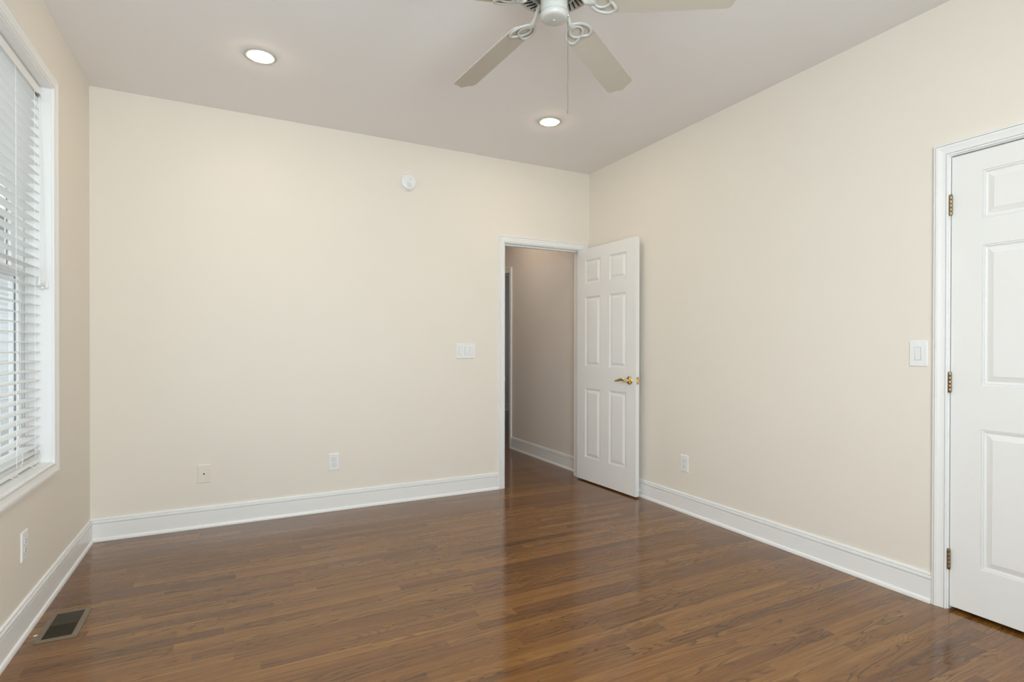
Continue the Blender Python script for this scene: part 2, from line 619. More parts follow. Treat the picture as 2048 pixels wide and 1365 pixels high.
def door_frame(name, origin, along, nrm, w, h, depth, label, both=True, gap=0.004):
    """jambs, stops and casings around a doorway; origin: floor corner at the room face, along: unit vector along the wall"""
    o, a, n = Vector(origin), Vector(along), Vector(nrm)
    up = Vector((0, 0, 1))
    mb = MB()
    jt = 0.019

    def obox(a0, a1, d0, d1, z0, z1):
        k = len(mb.v)
        for z in (z0, z1):
            for d in (d0, d1):
                for s in (a0, a1):
                    mb.v.append(tuple(o + a * s - n * d + up * z))
        for q in ((0, 2, 3, 1), (4, 5, 7, 6), (0, 1, 5, 4), (2, 6, 7, 3), (0, 4, 6, 2), (1, 3, 7, 5)):
            mb.f.append(tuple(k + i for i in q))
    obox(-jt, 0, 0, depth, 0, h + jt)
    obox(w, w + jt, 0, depth, 0, h + jt)
    obox(0, w, 0, depth, h, h + jt)
    # stops
    obox(0, 0.011, 0.040, 0.075, 0, h)
    obox(w - 0.011, w, 0.040, 0.075, 0, h)
    obox(0.011, w - 0.011, 0.040, 0.075, h - 0.011, h)
    for face in ((0, 1), (depth, -1)) if both else ((0, 1),):
        off = o - n * face[0]
        nn = n * face[1]
        p = [off + a * (-gap), off + a * (-gap) + up * (h + gap), off + a * (w + gap) + up * (h + gap), off + a * (w + gap)]
        t = (p[1] - p[0]).normalized()
        if t.cross(nn).dot(a) > 0:
            p = p[::-1]
        mb.sweep(p, CASING, nn)
    return struct(mb, name, M_TRIM, label, 'door frame')


door_frame('trim_1', (DOX0, YB, 0), (1, 0, 0), (0, -1, 0), DOX1 - DOX0, DOH, WT, 'white casing of the open doorway in the back wall')
door_frame('trim_2', (XR, CY0, 0), (0, 1, 0), (-1, 0, 0), CY1 - CY0, DOH2, WT, 'white casing around the closed door')
door_frame('trim_3', (HX, HO0, 0), (0, 1, 0), (-1, 0, 0), HO1 - HO0, HOH, WT, 'white casing of the dark opening in the hall')


# ------------------------------------------------------------------ six panel doors
def door_leaf(w, h, t=0.035):
    """leaf in local space: x 0 (hinge) .. w, y -t/2 .. t/2, z 0 .. h"""
    st, mu = 0.112, 0.112
    pw = (w - 2 * st - mu) / 2
    xs = [0, st, st + pw, st + pw + mu, w - st, w]
    zs = [0, 0.200, 0.808, 0.998, 1.606, 1.718, 1.928, h]
    prof = [(0, 0), (0.0004, 0.0060), (0.0024, 0.0062), (0.0030, 0.0030), (0.0078, 0.0036), (0.0084, 0.0085), (0.0095, 0.0064), (0.0140, 0.0082), (0.0185, 0.0084), (0.0390, 0.0016), (0.0400, 0.0004)]
    mb = MB()
    for s in (-1, 1):
        y = s * t / 2
        for i in range(5):
            for j in range(7):
                x0, x1, z0, z1 = xs[i], xs[i + 1], zs[j], zs[j + 1]
                if i in (1, 3) and j in (1, 3, 5):
                    loops = []
                    for u, d in prof:
                        yy = y - s * d
                        loops.append([(x0 + u, yy, z0 + u), (x1 - u, yy, z0 + u), (x1 - u, yy, z1 - u), (x0 + u, yy, z1 - u)])
                    k = len(mb.v)
                    mb.rings(loops, True, False)
                    e = k + 4 * (len(prof) - 1)
                    mb.f.append((e, e + 1, e + 2, e + 3))
                else:
                    k = len(mb.v)
                    mb.v += [(x0, y, z0), (x1, y, z0), (x1, y, z1), (x0, y, z1)]
                    mb.f.append((k, k + 1, k + 2, k + 3))
    a = t / 2
    for q in (((0, -a, 0), (0, a, 0), (0, a, h), (0, -a, h)), ((w, -a, 0), (w, a, 0), (w, a, h), (w, -a, h)),
              ((0, -a, 0), (w, -a, 0), (w, a, 0), (0, a, 0)), ((0, -a, h), (w, -a, h), (w, a, h), (0, a, h))):
        k = len(mb.v)
        mb.v += list(q)
        mb.f.append((k, k + 1, k + 2, k + 3))
    return mb


def build_leaf(w, h, parent):
    import bmesh
    mb = door_leaf(w, h)
    o = mb.build('door_leaf', M_DOOR, parent)
    bm = bmesh.new()
    bm.from_mesh(o.data)
    bmesh.ops.remove_doubles(bm, verts=bm.verts, dist=1e-5)
    bmesh.ops.recalc_face_normals(bm, faces=bm.faces)
    bm.to_mesh(o.data)
    bm.free()
    return o


def lever_set(parent, x, z, side, toward):
    """side: -1/1 = face of the leaf in local y; toward: direction of the lever along local x"""
    y = side * 0.0175
    ros = MB().lathe([(0.0335, 0.0), (0.0335, side * 0.003), (0.031, side * 0.0065), (0.024, side * 0.0085), (0.0135, side * 0.010), (0.0125, side * 0.014)], (x, y, z), 'y', 36)
    r = ros.build('door_handle', M_BRASS, parent, smooth=True)
    lv = MB()
    lv.lathe([(0.0115, side * 0.012), (0.0105, side * 0.022), (0.0095, side * 0.040), (0.0130, side * 0.043), (0.0130, side * 0.055), (0.010, side * 0.059)], (x, y, z), 'y', 24)
    pts, rad = [], []
    for i in range(13):
        k = i / 12
        pts.append((x + toward * (0.006 + 0.112 * k), y + side * (0.049 - 0.006 * math.sin(k * PI)), z + 0.007 * math.sin(k * PI * 1.5) - 0.002 * k))
        rad.append(0.0085 + 0.003 * math.sin(k * PI) - 0.004 * k)
    lv.tube(pts, rad, 12, 1.15)
    lv.build('lever', M_BRASS, r, smooth=True)
    return r


def hinge(parent, x, y, z, name='hinge'):
    """knuckle barrel with two leaves, local to the door"""
    mb = MB()
    r = 0.0062
    zz = z - 0.0445
    for i in range(5):
        z0 = zz + i * 0.0178
        mb.lathe([(r * 0.93, 0.0003), (r, 0.001), (r, 0.0165), (r * 0.93, 0.0175)], (x, y, z0), 'z', 14)
    mb.lathe([(0.003, -0.003), (0.0055, -0.001), (0.0055, 0.0)], (x, y, zz), 'z', 14)
    mb.lathe([(0.0055, 0.0), (0.0055, 0.001), (0.003, 0.003)], (x, y, zz + 0.089), 'z', 14)
    return mb.build(name, M_ABRASS, parent, smooth=True)


# open door: hinge line by the corner, leaf swung back towards the right wall
leaf_w, leaf_h = 0.754, 2.028
ha = Vector((2.749, 4.070))
hb = Vector((2.785, 3.317))
d = (hb - ha).normalized()
ang = math.atan2(d.y, d.x)
nrm2 = Vector((-d.y, d.x))               # local +y in world: towards the right wall
door1 = thing('door_1', 'white six panel door standing open against the wall, with a brass lever', 'door', (ha.x + nrm2.x * 0.0175, ha.y + nrm2.y * 0.0175, 0.012), ang, None, 'structure')
build_leaf(leaf_w, leaf_h, door1)
s_vis = -1 if nrm2.x > 0 else 1          # face seen from the room
lever_set(door1, leaf_w - 0.070, 0.905, s_vis, -1)
lever_set(door1, leaf_w - 0.070, 0.905, -s_vis, -1)
lp = MB().box(leaf_w, leaf_w + 0.0015, -0.0125, 0.0125, 0.905 - 0.0285, 0.905 + 0.0285)
lpo = lp.build('latch_plate', M_BRASS, door1)
MB().box(leaf_w + 0.0015, leaf_w + 0.011, -0.008, 0.007, 0.905 - 0.0085, 0.905 + 0.0085).build('latch_bolt', M_BRASS, lpo, bevel=0.002)
sc_ = MB()
for dz in (-0.021, 0.021):
    sc_.lathe([(0.0035, 0), (0.003, 0.0006)], (leaf_w + 0.0015, 0, 0.905 + dz), 'x', 12)
sc_.build('screw', M_ABRASS, lpo)
for hz in (0.23, 1.02, 1.81):
    hinge(door1, -0.006, -s_vis * 0.0225, hz)
# brass strike on the far jamb of that doorway
sp_ = MB().box(DOX0, DOX0 + 0.0015, YB + 0.004, YB + 0.034, 0.89, 0.947)
sp_.box(DOX0 - 0.002, DOX0 + 0.0015, YB - 0.004, YB + 0.006, 0.90, 0.937)
so = sp_.build('strike_plate', M_BRASS, bevel=0.001)
tag(so, 'small brass strike plate on the edge of the open doorway', 'strike plate')

# closed door
door2 = thing('door_2', 'closed white six panel door with three brass hinges', 'door', (XR + 0.0195, CY1 - 0.004, 0.016), -PI / 2, None, 'structure')
build_leaf(CY1 - CY0 - 0.008, 2.014, door2)
s2 = -1                                   # local -y faces the room
for hz in (0.227 - 0.016, 1.022 - 0.016, 1.817 - 0.016):
    hinge(door2, -0.0005, s2 * 0.0245, hz)
lever_set(door2, CY1 - CY0 - 0.076, 0.905, s2, -1)
lever_set(door2, CY1 - CY0 - 0.076, 0.905, -s2, -1)


# ------------------------------------------------------------------ window with casing, sashes and glass
win = thing('window_1', 'double hung window with white casing behind the blind', 'window', (XL, (WY0 + WY1) / 2, WZ0), 0, None, 'structure')
wo = Vector((XL, (WY0 + WY1) / 2, WZ0))


def wbuild(mb, name, mat, parent=win, **kw):
    mb.v = [(p[0] - wo.x, p[1] - wo.y, p[2] - wo.z) for p in mb.v]
    return mb.build(name, mat, parent, **kw)


g = 0.006
b = MB()
b.sweep([(XL, WY0 - g, WZ0 - g), (XL, WY0 - g, WZ1 + g), (XL, WY1 + g, WZ1 + g), (XL, WY1 + g, WZ0 - g)], CASING, (1, 0, 0), True)
# make sure the profile grows outward
if min(p[1] for p in b.v) > WY0 - 0.03:
    b = MB()
    b.sweep([(XL, WY0 - g, WZ0 - g), (XL, WY1 + g, WZ0 - g), (XL, WY1 + g, WZ1 + g), (XL, WY0 - g, WZ1 + g)], CASING, (1, 0, 0), True)
wbuild(b, 'window_casing', M_TRIM)
b = MB()
XO = XL - 0.130
b.box(XO, XL + 0.002, WY1, WY1 + 0.019, WZ0 - 0.019, WZ1 + 0.019)
b.box(XO, XL + 0.002, WY0 - 0.019, WY0, WZ0 - 0.019, WZ1 + 0.019)
b.box(XO, XL + 0.002, WY0, WY1, WZ1, WZ1 + 0.019)
b.box(XO, XL + 0.002, WY0, WY1, WZ0 - 0.019, WZ0)
wbuild(b, 'window_jamb', M_TRIM)


def sash(x0, x1, z0, z1, nm):
    st, rl = 0.056, 0.050
    b = MB()
    y0, y1 = WY0 + 0.030, WY1 - 0.030
    b.box(x0, x1, y0, y0 + st, z0, z1)
    b.box(x0, x1, y1 - st, y1, z0, z1)
    b.box(x0, x1, y0 + st, y1 - st, z0, z0 + rl)
    b.box(x0, x1, y0 + st, y1 - st, z1 - rl * 0.8, z1)
    s = wbuild(b, nm, M_VINYL, bevel=0.003)
    xm = (x0 + x1) / 2
    gb = MB()
    for (a0, a1, c0, c1) in ((y0 + st, y0 + st + 0.0018, z0 + rl, z1 - rl * .8), (y1 - st - 0.0018, y1 - st, z0 + rl, z1 - rl * .8)):
        gb.box(xm - 0.0045, xm - 0.0010, a0, a1, c0, c1)
    wbuild(gb, 'glazing_gasket', M_GASKET, s)
    wbuild(MB().box(xm - 0.003, xm + 0.003, y0 + st, y1 - st, z0 + rl, z1 - rl * 0.8), 'pane', M_GLASS, s)
    return s


ZM = 1.51
sash(XL - 0.118, XL - 0.094, WZ0 + 0.004, ZM + 0.02, 'lower_sash')
sash(XL - 0.144, XL - 0.120, ZM - 0.02, WZ1, 'upper_sash')
b = MB()
for (y0, y1, s) in ((WY0, WY0 + 0.030, 1), (WY1 - 0.030, WY1, -1)):
    b.box(XL - 0.146, XL - 0.094, y0, y1, WZ0, WZ1)
    b.box(XL - 0.093, XL - 0.083, y0 if s > 0 else y1 - 0.014, y0 + 0.014 if s > 0 else y1, WZ0, WZ1)
b.box(XL - 0.148, XL - 0.130, WY0 - 0.06, WY0 + 0.004, WZ0 - 0.06, WZ1 + 0.06)
b.box(XL - 0.148, XL - 0.130, WY1 - 0.004, WY1 + 0.06, WZ0 - 0.06, WZ1 + 0.06)
b.box(XL - 0.148, XL - 0.130, WY0, WY1, WZ1 + 0.002, WZ1 + 0.06)
b.box(XL - 0.165, XL - 0.130, WY0, WY1, WZ0 - 0.06, WZ0)
wbuild(b, 'sash_stop', M_VINYL)

# window added out of view behind the viewpoint, to carry the rear fill light
win2 = thing('fill_window_2', 'wide bare window added unseen behind the viewpoint for fill light', 'window', ((RX0 + RX1) / 2, YF, RZ0), 0, None, 'structure')
wo2 = Vector(((RX0 + RX1) / 2, YF, RZ0))
b = MB()
for x in (RX0, (RX0 + RX1) / 2 - 0.025, RX1 - 0.05):
    b.box(x, x + 0.05, YF - 0.10, YF - 0.04, RZ0, RZ1)
b.box(RX0, RX1, YF - 0.10, YF - 0.04, RZ0, RZ0 + 0.05)
b.box(RX0, RX1, YF - 0.10, YF - 0.04, RZ1 - 0.05, RZ1)
b.sweep([(RX0, YF, RZ0), (RX0, YF, RZ1), (RX1, YF, RZ1), (RX1, YF, RZ0)], CASING, (0, 1, 0), True)
if min(p[0] for p in b.v) > RX0 - 0.03:
    b.v = b.v[:40]
    b.f = b.f[:30]
    b.sweep([(RX0, YF, RZ0), (RX1, YF, RZ0), (RX1, YF, RZ1), (RX0, YF, RZ1)], CASING, (0, 1, 0), True)
b.v = [(p[0] - wo2.x, p[1] - wo2.y, p[2] - wo2.z) for p in b.v]
b.build('window_frame', M_TRIM, win2)
b = MB().box(RX0 + 0.05, RX1 - 0.05, YF - 0.073, YF - 0.067, RZ0 + 0.05, RZ1 - 0.05)
b.v = [(p[0] - wo2.x, p[1] - wo2.y, p[2] - wo2.z) for p in b.v]
b.build('pane', M_GLASS, win2)

# second window of the left wall, added out of view for the side fill light
win3 = thing('fill_window_3', 'bare window added unseen in the left wall for fill light', 'window', (XL, (LY0 + LY1) / 2, WZ0), 0, None, 'structure')
wo3 = Vector((XL, (LY0 + LY1) / 2, WZ0))
b = MB()
for y in (LY0, LY1 - 0.045):
    b.box(XL - 0.10, XL - 0.04, y, y + 0.045, WZ0, WZ1)
for z in (WZ0, WZ1 - 0.045, ZM - 0.02):
    b.box(XL - 0.10, XL - 0.04, LY0 + 0.045, LY1 - 0.045, z, z + 0.045)
b.sweep([(XL, LY0, WZ0), (XL, LY1, WZ0), (XL, LY1, WZ1), (XL, LY0, WZ1)], CASING, (1, 0, 0), True)
b.v = [tuple(Vector(p) - wo3) for p in b.v]
b.build('window_frame', M_TRIM, win3)
b = MB().box(XL - 0.073, XL - 0.067, LY0 + 0.045, LY1 - 0.045, WZ0 + 0.045, WZ1 - 0.045)
b.v = [tuple(Vector(p) - wo3) for p in b.v]
b.build('pane', M_GLASS, win3)

# ------------------------------------------------------------------ blind
SX0, SX1 = XL - 0.088, XL - 0.038         # slat back and front
BY0, BY1 = WY0 + 0.008, WY1 - 0.008
blind = thing('venetian_blind', 'white slatted blind hanging in the window recess, slats open flat', 'blind', (XL - 0.06, (WY0 + WY1) / 2, WZ0), 0)
bo = Vector((XL - 0.06, (WY0 + WY1) / 2, WZ0))


def bbuild(mb, name, mat, parent=blind, **kw):
    mb.v = [(p[0] - bo.x, p[1] - bo.y, p[2] - bo.z) for p in mb.v]
    return mb.build(name, mat, parent, **kw)


b = MB()
b.box(SX0 - 0.004, SX1 - 0.002, BY0, BY1, WZ1 - 0.046, WZ1 - 0.006)
b.box(SX1 - 0.0015, SX1 + 0.003, BY0 - 0.002, BY1 + 0.002, WZ1 - 0.048, WZ1 - 0.006)
hr = bbuild(b, 'head_rail', M_SLAT, bevel=0.0015)
b = MB()
pitch = 0.0435
z = WZ1 - 0.066
zs = []
while z > 0.712:
    zs.append(z)
    z -= pitch
zs.append(0.690)
for z in zs:
    loops = []
    for y in (BY0, BY1):
        up, dn = [], []
        for i in range(7):
            k = i / 6
            x = SX0 + (SX1 - SX0) * k
            cz = 0.0022 * (1 - (2 * k - 1) ** 2) - 0.0012 * (2 * k - 1)
            up.append((x, y, z + cz + 0.0013))
            dn.append((x, y, z + cz - 0.0013))
        loops.append(up + dn[::-1])
    b.rings(loops, True, True)
for z in (0.6635, 0.6675, 0.6715):
    b.box(SX0, SX1, BY0, BY1, z - 0.0014, z + 0.0014)
bbuild(b, 'slats', M_SLAT, smooth=True)
bbuild(MB().box(SX0, SX1, BY0, BY1, 0.640, 0.6600), 'bottom_rail', M_SLAT, bevel=0.004)
CORD_Y = [2.955, 3.197]
CORD_Y = [2.955 - 0.242 * 2 - 0.055, 2.955 - 0.242, 2.955, 3.197]
for y in CORD_Y:
    lc = MB()
    for x in (SX0 - 0.001, SX1 + 0.0012):
        lc.tube([(x, y, WZ1 - 0.038), (x, y, 0.665)], 0.0009, 6)
    bbuild(lc, 'ladder_cord', M_CORD, smooth=True)
for y in CORD_Y[2:]:
    # slack ends lying over the bottom rail
    lc = MB()
    pts = []
    for i in range(17):
        k = i / 16
        pts.append((SX1 + 0.004 + 0.012 * math.sin(k * PI), y + 0.030 * math.sin(k * PI * 1.6) - 0.05 * k * k, 0.735 - 0.100 * k + 0.012 * math.sin(k * 7)))
    lc.tube(pts, 0.0011, 6)
    pts = []
    for i in range(13):
        a = PI * i / 12
        pts.append((SX1 + 0.006 + 0.022 * math.sin(a), y - 0.07 - 0.035 * math.cos(a), 0.652 - 0.016 * math.sin(a)))
    lc.tube(pts, 0.0011, 6)
    bbuild(lc, 'slack_cord', M_CORD, smooth=True)
# lift and tilt cords at the right end, with bell tassels
CTY = 3.252
clip = MB().box(SX1 - 0.012, SX1 + 0.006, CTY - 0.012, CTY + 0.010, WZ1 - 0.056, WZ1 - 0.044)
bbuild(clip, 'cord_lock', M_CHAIN, hr)
tass = [(0.000, 3.240, 1.478, 0), (0.010, 3.248, 1.462, 0), (0.022, 3.258, 1.468, 0), (0.016, 3.222, 1.466, 1)]
for i, (dx, y, z, lay) in enumerate(tass):
    lc = MB()
    x = SX1 + 0.006 + dx
    lc.tube([(SX1 + 0.003, CTY + 0.003 * (i - 1.5), WZ1 - 0.042), (SX1 + 0.008 + dx * 0.4, CTY + 0.004 * (i - 1), 2.05), (x, y + (0.02 if lay else 0), z + 0.016)], 0.0009, 6)
    co = bbuild(lc, 'pull_cord', M_CORD, smooth=True)
    tb = MB()
    tb.lathe([(0.0022, 0.018), (0.0034, 0.016), (0.0042, 0.006), (0.0072, -0.010), (0.0080, -0.016), (0.0070, -0.018)], (0, 0, 0), 'z', 16)
    rot = Matrix.Rotation(math.radians(70 if lay else random.uniform(-6, 6)), 4, 'X')
    tb.xform(Matrix.Translation((x, y, z)) @ rot)
    bbuild(tb, 'tassel', M_SLAT, co, smooth=True)

# ------------------------------------------------------------------ outside
struct(MB().box(-30, XL - 0.4, -12, 40, -0.9, -0.5), 'ground_outside', M_GRASS, 'pale gravel yard outside the window', 'ground')
hs = thing('neighbour_house', 'pale sided house across the yard, glimpsed between the blind slats', 'house', (-4.2, 10.0, -0.5), 0)
b = MB()
nrow = 36
for i in range(nrow):
    z0 = i * 0.115
    l0 = [(0.0, -5.5, z0), (0.012, -5.5, z0), (0.0, -5.5, z0 + 0.115), (-0.1, -5.5, z0 + 0.115), (-0.1, -5.5, z0)]
    l1 = [(p[0], 9.0, p[2]) for p in l0]
    b.rings([l0, l1], True, True)
b.build('siding', M_SIDING, hs)
MB().rings([[(0.5, -5.8, 4.1), (-4.0, -5.8, 6.4), (-4.0, -5.8, 6.2), (0.5, -5.8, 3.95)], [(0.5, 9.3, 4.1), (-4.0, 9.3, 6.4), (-4.0, 9.3, 6.2), (0.5, 9.3, 3.95)]], True, True).build('roof', M_ROOF, hs)
for y in (-3.6, -0.6, 2.2, 5.4):
    b = MB()
    y0, y1, z0, z1 = y, y + 0.95, 1.3, 2.95
    for q in ((y0 - 0.1, y0, z0 - 0.1, z1 + 0.1), (y1, y1 + 0.1, z0 - 0.1, z1 + 0.1), (y0, y1, z1, z1 + 0.1), (y0, y1, z0 - 0.1, z0), (y0, y1, (z0 + z1) / 2 - 0.025, (z0 + z1) / 2 + 0.025)):
        b.box(0.005, 0.05, *q)
    f = b.build('window', M_VINYL, hs)
    MB().box(0.012, 0.02, y0, y1, z0, z1).build('pane', M_PANE, f)
MB().box(0.0, 0.06, -5.55, -5.40, 0, 4.1).build('corner_board', M_VINYL, hs)


# ------------------------------------------------------------------ ceiling fan
FX, FY = 1.0962, 1.7865
fan = thing('ceiling_fan', 'white five blade ceiling fan with scrolled blade brackets and a pull chain', 'fan', (FX, FY, H), 0)


def fz(z):
    return z - H


MB().lathe([(0.070, 0.0), (0.070, -0.012), (0.064, -0.040), (0.050, -0.058), (0.030, -0.062)], (0, 0, 0), 'z', 40).build('canopy', M_FANW, fan, smooth=True)
MB().lathe([(0.026, -0.058), (0.026, -0.076)], (0, 0, 0), 'z', 24).build('neck', M_FANW, fan, smooth=True)
# motor housing with slotted lower flange
b = MB()
b.lathe([(0.020, fz(2.668)), (0.062, fz(2.664)), (0.108, fz(2.648)), (0.128, fz(2.620)), (0.130, fz(2.578)), (0.139, fz(2.560)), (0.153, fz(2.5535)), (0.156, fz(2.5475)),
         (0.153, fz(2.5415)), (0.136, fz(2.5400)), (0.098, fz(2.5430)), (0.086, fz(2.5480)), (0.082, fz(2.565)), (0.02, fz(2.570))], (0, 0, 0), 'z', 72)
mh = b.build('motor_housing', M_FANW, fan, smooth=True)
sl = MB()
for i in range(40):
    a = 2 * PI * i / 40
    bx = MB().box(-0.019, 0.019, -0.0024, 0.0024, fz(2.5375), fz(2.5425))
    bx.xform(Matrix.Rotation(a, 4, 'Z') @ Matrix.Translation((0.120, 0, 0)) @ Matrix.Rotation(math.radians(22), 4, 'Z'))
    k = len(sl.v)
    sl.v += bx.v
    sl.f += [tuple(k + j for j in q) for q in bx.f]
sl.build('vent_slots', M_DARK, mh)
b = MB().lathe([(0.074, fz(2.566)), (0.074, fz(2.522)), (0.068, fz(2.516)), (0.02, fz(2.516))], (0, 0, 0), 'z', 48)
tag(b.build('flywheel', paint('shaded_flywheel_grey', (0.10, 0.105, 0.095), 0.5), fan, smooth=True), 'rotor ring above the switch housing, coloured dark as recess shadow')  # shadow of the recess is put into the ring's dark colour
b = MB().lathe([(0.0512, fz(2.530)), (0.0516, fz(2.4535)), (0.0495, fz(2.4530)), (0.0495, fz(2.4505)), (0.0525, fz(2.450)), (0.0525, fz(2.444)), (0.0508, fz(2.4370)), (0.0465, fz(2.4318)), (0.0405, fz(2.4296)), (0.01, fz(2.429))], (0, 0, 0), 'z', 48)
sh_ = b.build('switch_housing', M_FANW, fan, smooth=True)
MB().lathe([(0.0050, fz(2.4295)), (0.0048, fz(2.4263)), (0.002, fz(2.4252))], (0, 0, 0), 'z', 16).build('screw', M_FANW, sh_, smooth=True)
b = MB().box(-0.003, 0.003, -0.0535, -0.0505, fz(2.474), fz(2.482))
b.xform(Matrix.Rotation(math.radians(-30), 4, 'Z'))
b.build('reverse_switch', M_DARK, sh_)

BZ, SLOPE, PITCH_B = 2.455, math.atan(0.103), -0.24
R0, HW = 0.165, 0.0635
for i, dph in enumerate((0.0, 0.63, 2.15, 1.0, 0.0)):
    a = math.radians(100.12 - 72 * i + dph)
    rotp = Matrix.Rotation(a, 4, 'Z') @ Matrix.Translation((0, 0, fz(BZ) + 0.4 * 0.103)) @ Matrix.Rotation(SLOPE, 4, 'Y') @ Matrix.Rotation(PITCH_B, 4, 'X')
    half = [(R0, 0.0), (R0 + 0.001, 0.030), (R0 + 0.008, 0.047), (R0 + 0.026, HW - 0.006), (0.30, HW - 0.003), (0.612, HW), (0.630, HW), (0.642, 0.0605), (0.649, 0.055), (0.652, 0.047), (0.655, 0.036),
            (0.660, 0.024), (0.668, 0.011), (0.673, 0.003), (0.674, 0.0)]
    outline = half + [(x, -y) for x, y in half[::-1][1:-1]]
    th = 0.0030
    mb = MB()
    mb.rings([[(x, y, zz) for x, y in outline] for zz in (-th, th)], True, True)
    mb.xform(rotp)
    mb.build('blade', M_BLADE, fan, bevel=0.0012)
    # scrolled bracket under the blade
    br = MB()
    zb = -th - 0.0042

    def loop2(pts, r=0.0070, closed=False):
        P = []
        n = len(pts)
        for q in range(n if closed else n - 1):
            p0, p1, p2, p3 = (pts[(q - 1) % n] if (closed or q > 0) else pts[q]), pts[q], pts[(q + 1) % n], (pts[(q + 2) % n] if (closed or q + 2 < n) else pts[(q + 1) % n])
            for s in range(5):
                t = s / 5
                P.append(tuple(0.5 * ((2 * p1[c]) + (-p0[c] + p2[c]) * t + (2 * p0[c] - 5 * p1[c] + 4 * p2[c] - p3[c]) * t * t + (-p0[c] + 3 * p1[c] - 3 * p2[c] + p3[c]) * t ** 3) for c in range(2)))
        if not closed:
            P.append(pts[-1])
        br.tube([(x, y, zb) for x, y in P], r, 10, 0.62, True, closed)
    for s in (-1, 1):
        loop2([(0.136, 0.004 * s), (0.146, 0.022 * s), (0.163, 0.040 * s), (0.192, 0.052 * s), (0.217, 0.050 * s), (0.231, 0.038 * s), (0.229, 0.022 * s), (0.216, 0.002 * s)])
    loop2([(0.154, 0.0), (0.160, 0.016), (0.176, 0.025), (0.196, 0.023), (0.211, 0.011), (0.215, 0.0), (0.211, -0.011), (0.196, -0.023), (0.176, -0.025), (0.160, -0.016)], 0.0058, True)
    br.tube([(0.126, 0, zb), (0.142, 0, zb), (0.160, 0, zb)], [0.011, 0.017, 0.010], 12, 0.42)
    br.xform(rotp)
    zn = fz(BZ) + 0.103 * (0.4 - 0.140) - 0.006
    arm = MB()
    arm.tube([(0.060, 0, fz(2.528)), (0.078, 0, fz(2.527)), (0.092, 0, fz(2.520)), (0.102, 0, fz(2.507)), (0.111, 0, fz(2.492)), (0.122, 0, zn + 0.002), (0.140, 0, zn - 0.001)], [0.012, 0.011, 0.0095, 0.009, 0.009, 0.0095, 0.009], 12, 0.85)
    arm.xform(Matrix.Rotation(a, 4, 'Z'))
    k = len(br.v)
    br.v += arm.v
    br.f += [tuple(k + j for j in q) for q in arm.f]
    br.build('blade_bracket', M_FANW, fan, smooth=True, angle=60)
# pull chain
cx, cyy = 0.0475, -0.0245
ch = MB()
z = 2.447
ch.tube([(0.040, -0.0205, fz(2.4475)), (0.050, -0.0258, fz(2.4475))], 0.0035, 8)
while z > 2.082:
    ch.sphere((cx + 0.0006 * math.sin(z * 60), cyy, fz(z)), 0.0019, 8, 6)
    z -= 0.0046
co = ch.build('pull_chain', M_CHAIN, fan, smooth=True)
MB().lathe([(0.0014, fz(2.083)), (0.0030, fz(2.081)), (0.0030, fz(2.070)), (0.0014, fz(2.067))], (cx, cyy, 0), 'z', 12).build('chain_end', M_CHAIN, co, smooth=True)


# ------------------------------------------------------------------ recessed lights
def downlight(label, x, y, group=None, lens=None):
    t = thing('recessed_light', label, 'ceiling light', (x, y, H), 0, group)
    prof = [(0.083, 0.0), (0.083, -0.0025), (0.080, -0.0050), (0.068, -0.0062), (0.0590, -0.0048), (0.0572, -0.002), (0.0572, 0.0)]
    MB().lathe(prof, (0, 0, 0), 'z', 56, False).build('trim_ring', M_FANW, t, smooth=True)
    pr = [(0.0571, -0.002), (0.0556, -0.0080), (0.047, -0.0125), (0.030, -0.0155), (0.012, -0.0168), (0.001, -0.0170)]
    MB().lathe(pr, (0, 0, 0), 'z', 48, True).build('lens', lens or M_LENS, t, smooth=True)
    return t


downlight('lit recessed ceiling light nearer the window corner', 0.136, 3.227)
downlight('lit recessed ceiling light in front of the open doorway', 1.955, 3.240)
downlight('lit recessed ceiling light over the viewpoint on the window side', 0.136, 0.170)
downlight('lit recessed ceiling light near the closed door', 1.955, 0.170)
downlight('dim recessed light in the hall ceiling', 2.32, 5.0, None, M_LENS_HALL)

# ------------------------------------------------------------------ smoke detector
sd = thing('smoke_detector', 'round white smoke detector high on the cream wall', 'smoke detector', (1.192, YB, 2.431), 0)
MB().lathe([(0.066, 0.0), (0.066, -0.008), (0.063, -0.010)], (0, 0, 0), 'y', 48).build('mounting_base', M_PLATE, sd, smooth=True)
body = MB().lathe([(0.058, -0.009), (0.0605, -0.012), (0.0605, -0.026), (0.058, -0.033), (0.050, -0.038), (0.030, -0.0405), (0.004, -0.041)], (0, 0, 0), 'y', 48).build('cover', M_PLATE, sd, smooth=True)
MB().lathe([(0.009, -0.039), (0.009, -0.0425), (0.006, -0.0432)], (0.004, 0, 0.003), 'y', 20).build('test_button', M_PLATE, body, smooth=True)
v = MB()
for i in range(5):
    v.box(-0.018 + 0.002 * i, 0.012 + 0.002 * i, -0.0412, -0.0398, -0.014 - 0.006 * i, -0.0125 - 0.006 * i)
for i in range(2):
    v.box(0.0, 0.022, -0.0412, -0.0398, 0.016 + 0.007 * i, 0.0175 + 0.007 * i)
v.build('grille', paint('grey_slit', (0.45, 0.45, 0.45), 0.6), body)
MB().lathe([(0.0022, -0.039), (0.0022, -0.0418)], (0.022, 0, -0.012), 'y', 12).build('indicator', paint('clear_indicator', (0.75, 0.72, 0.7), 0.1), body)


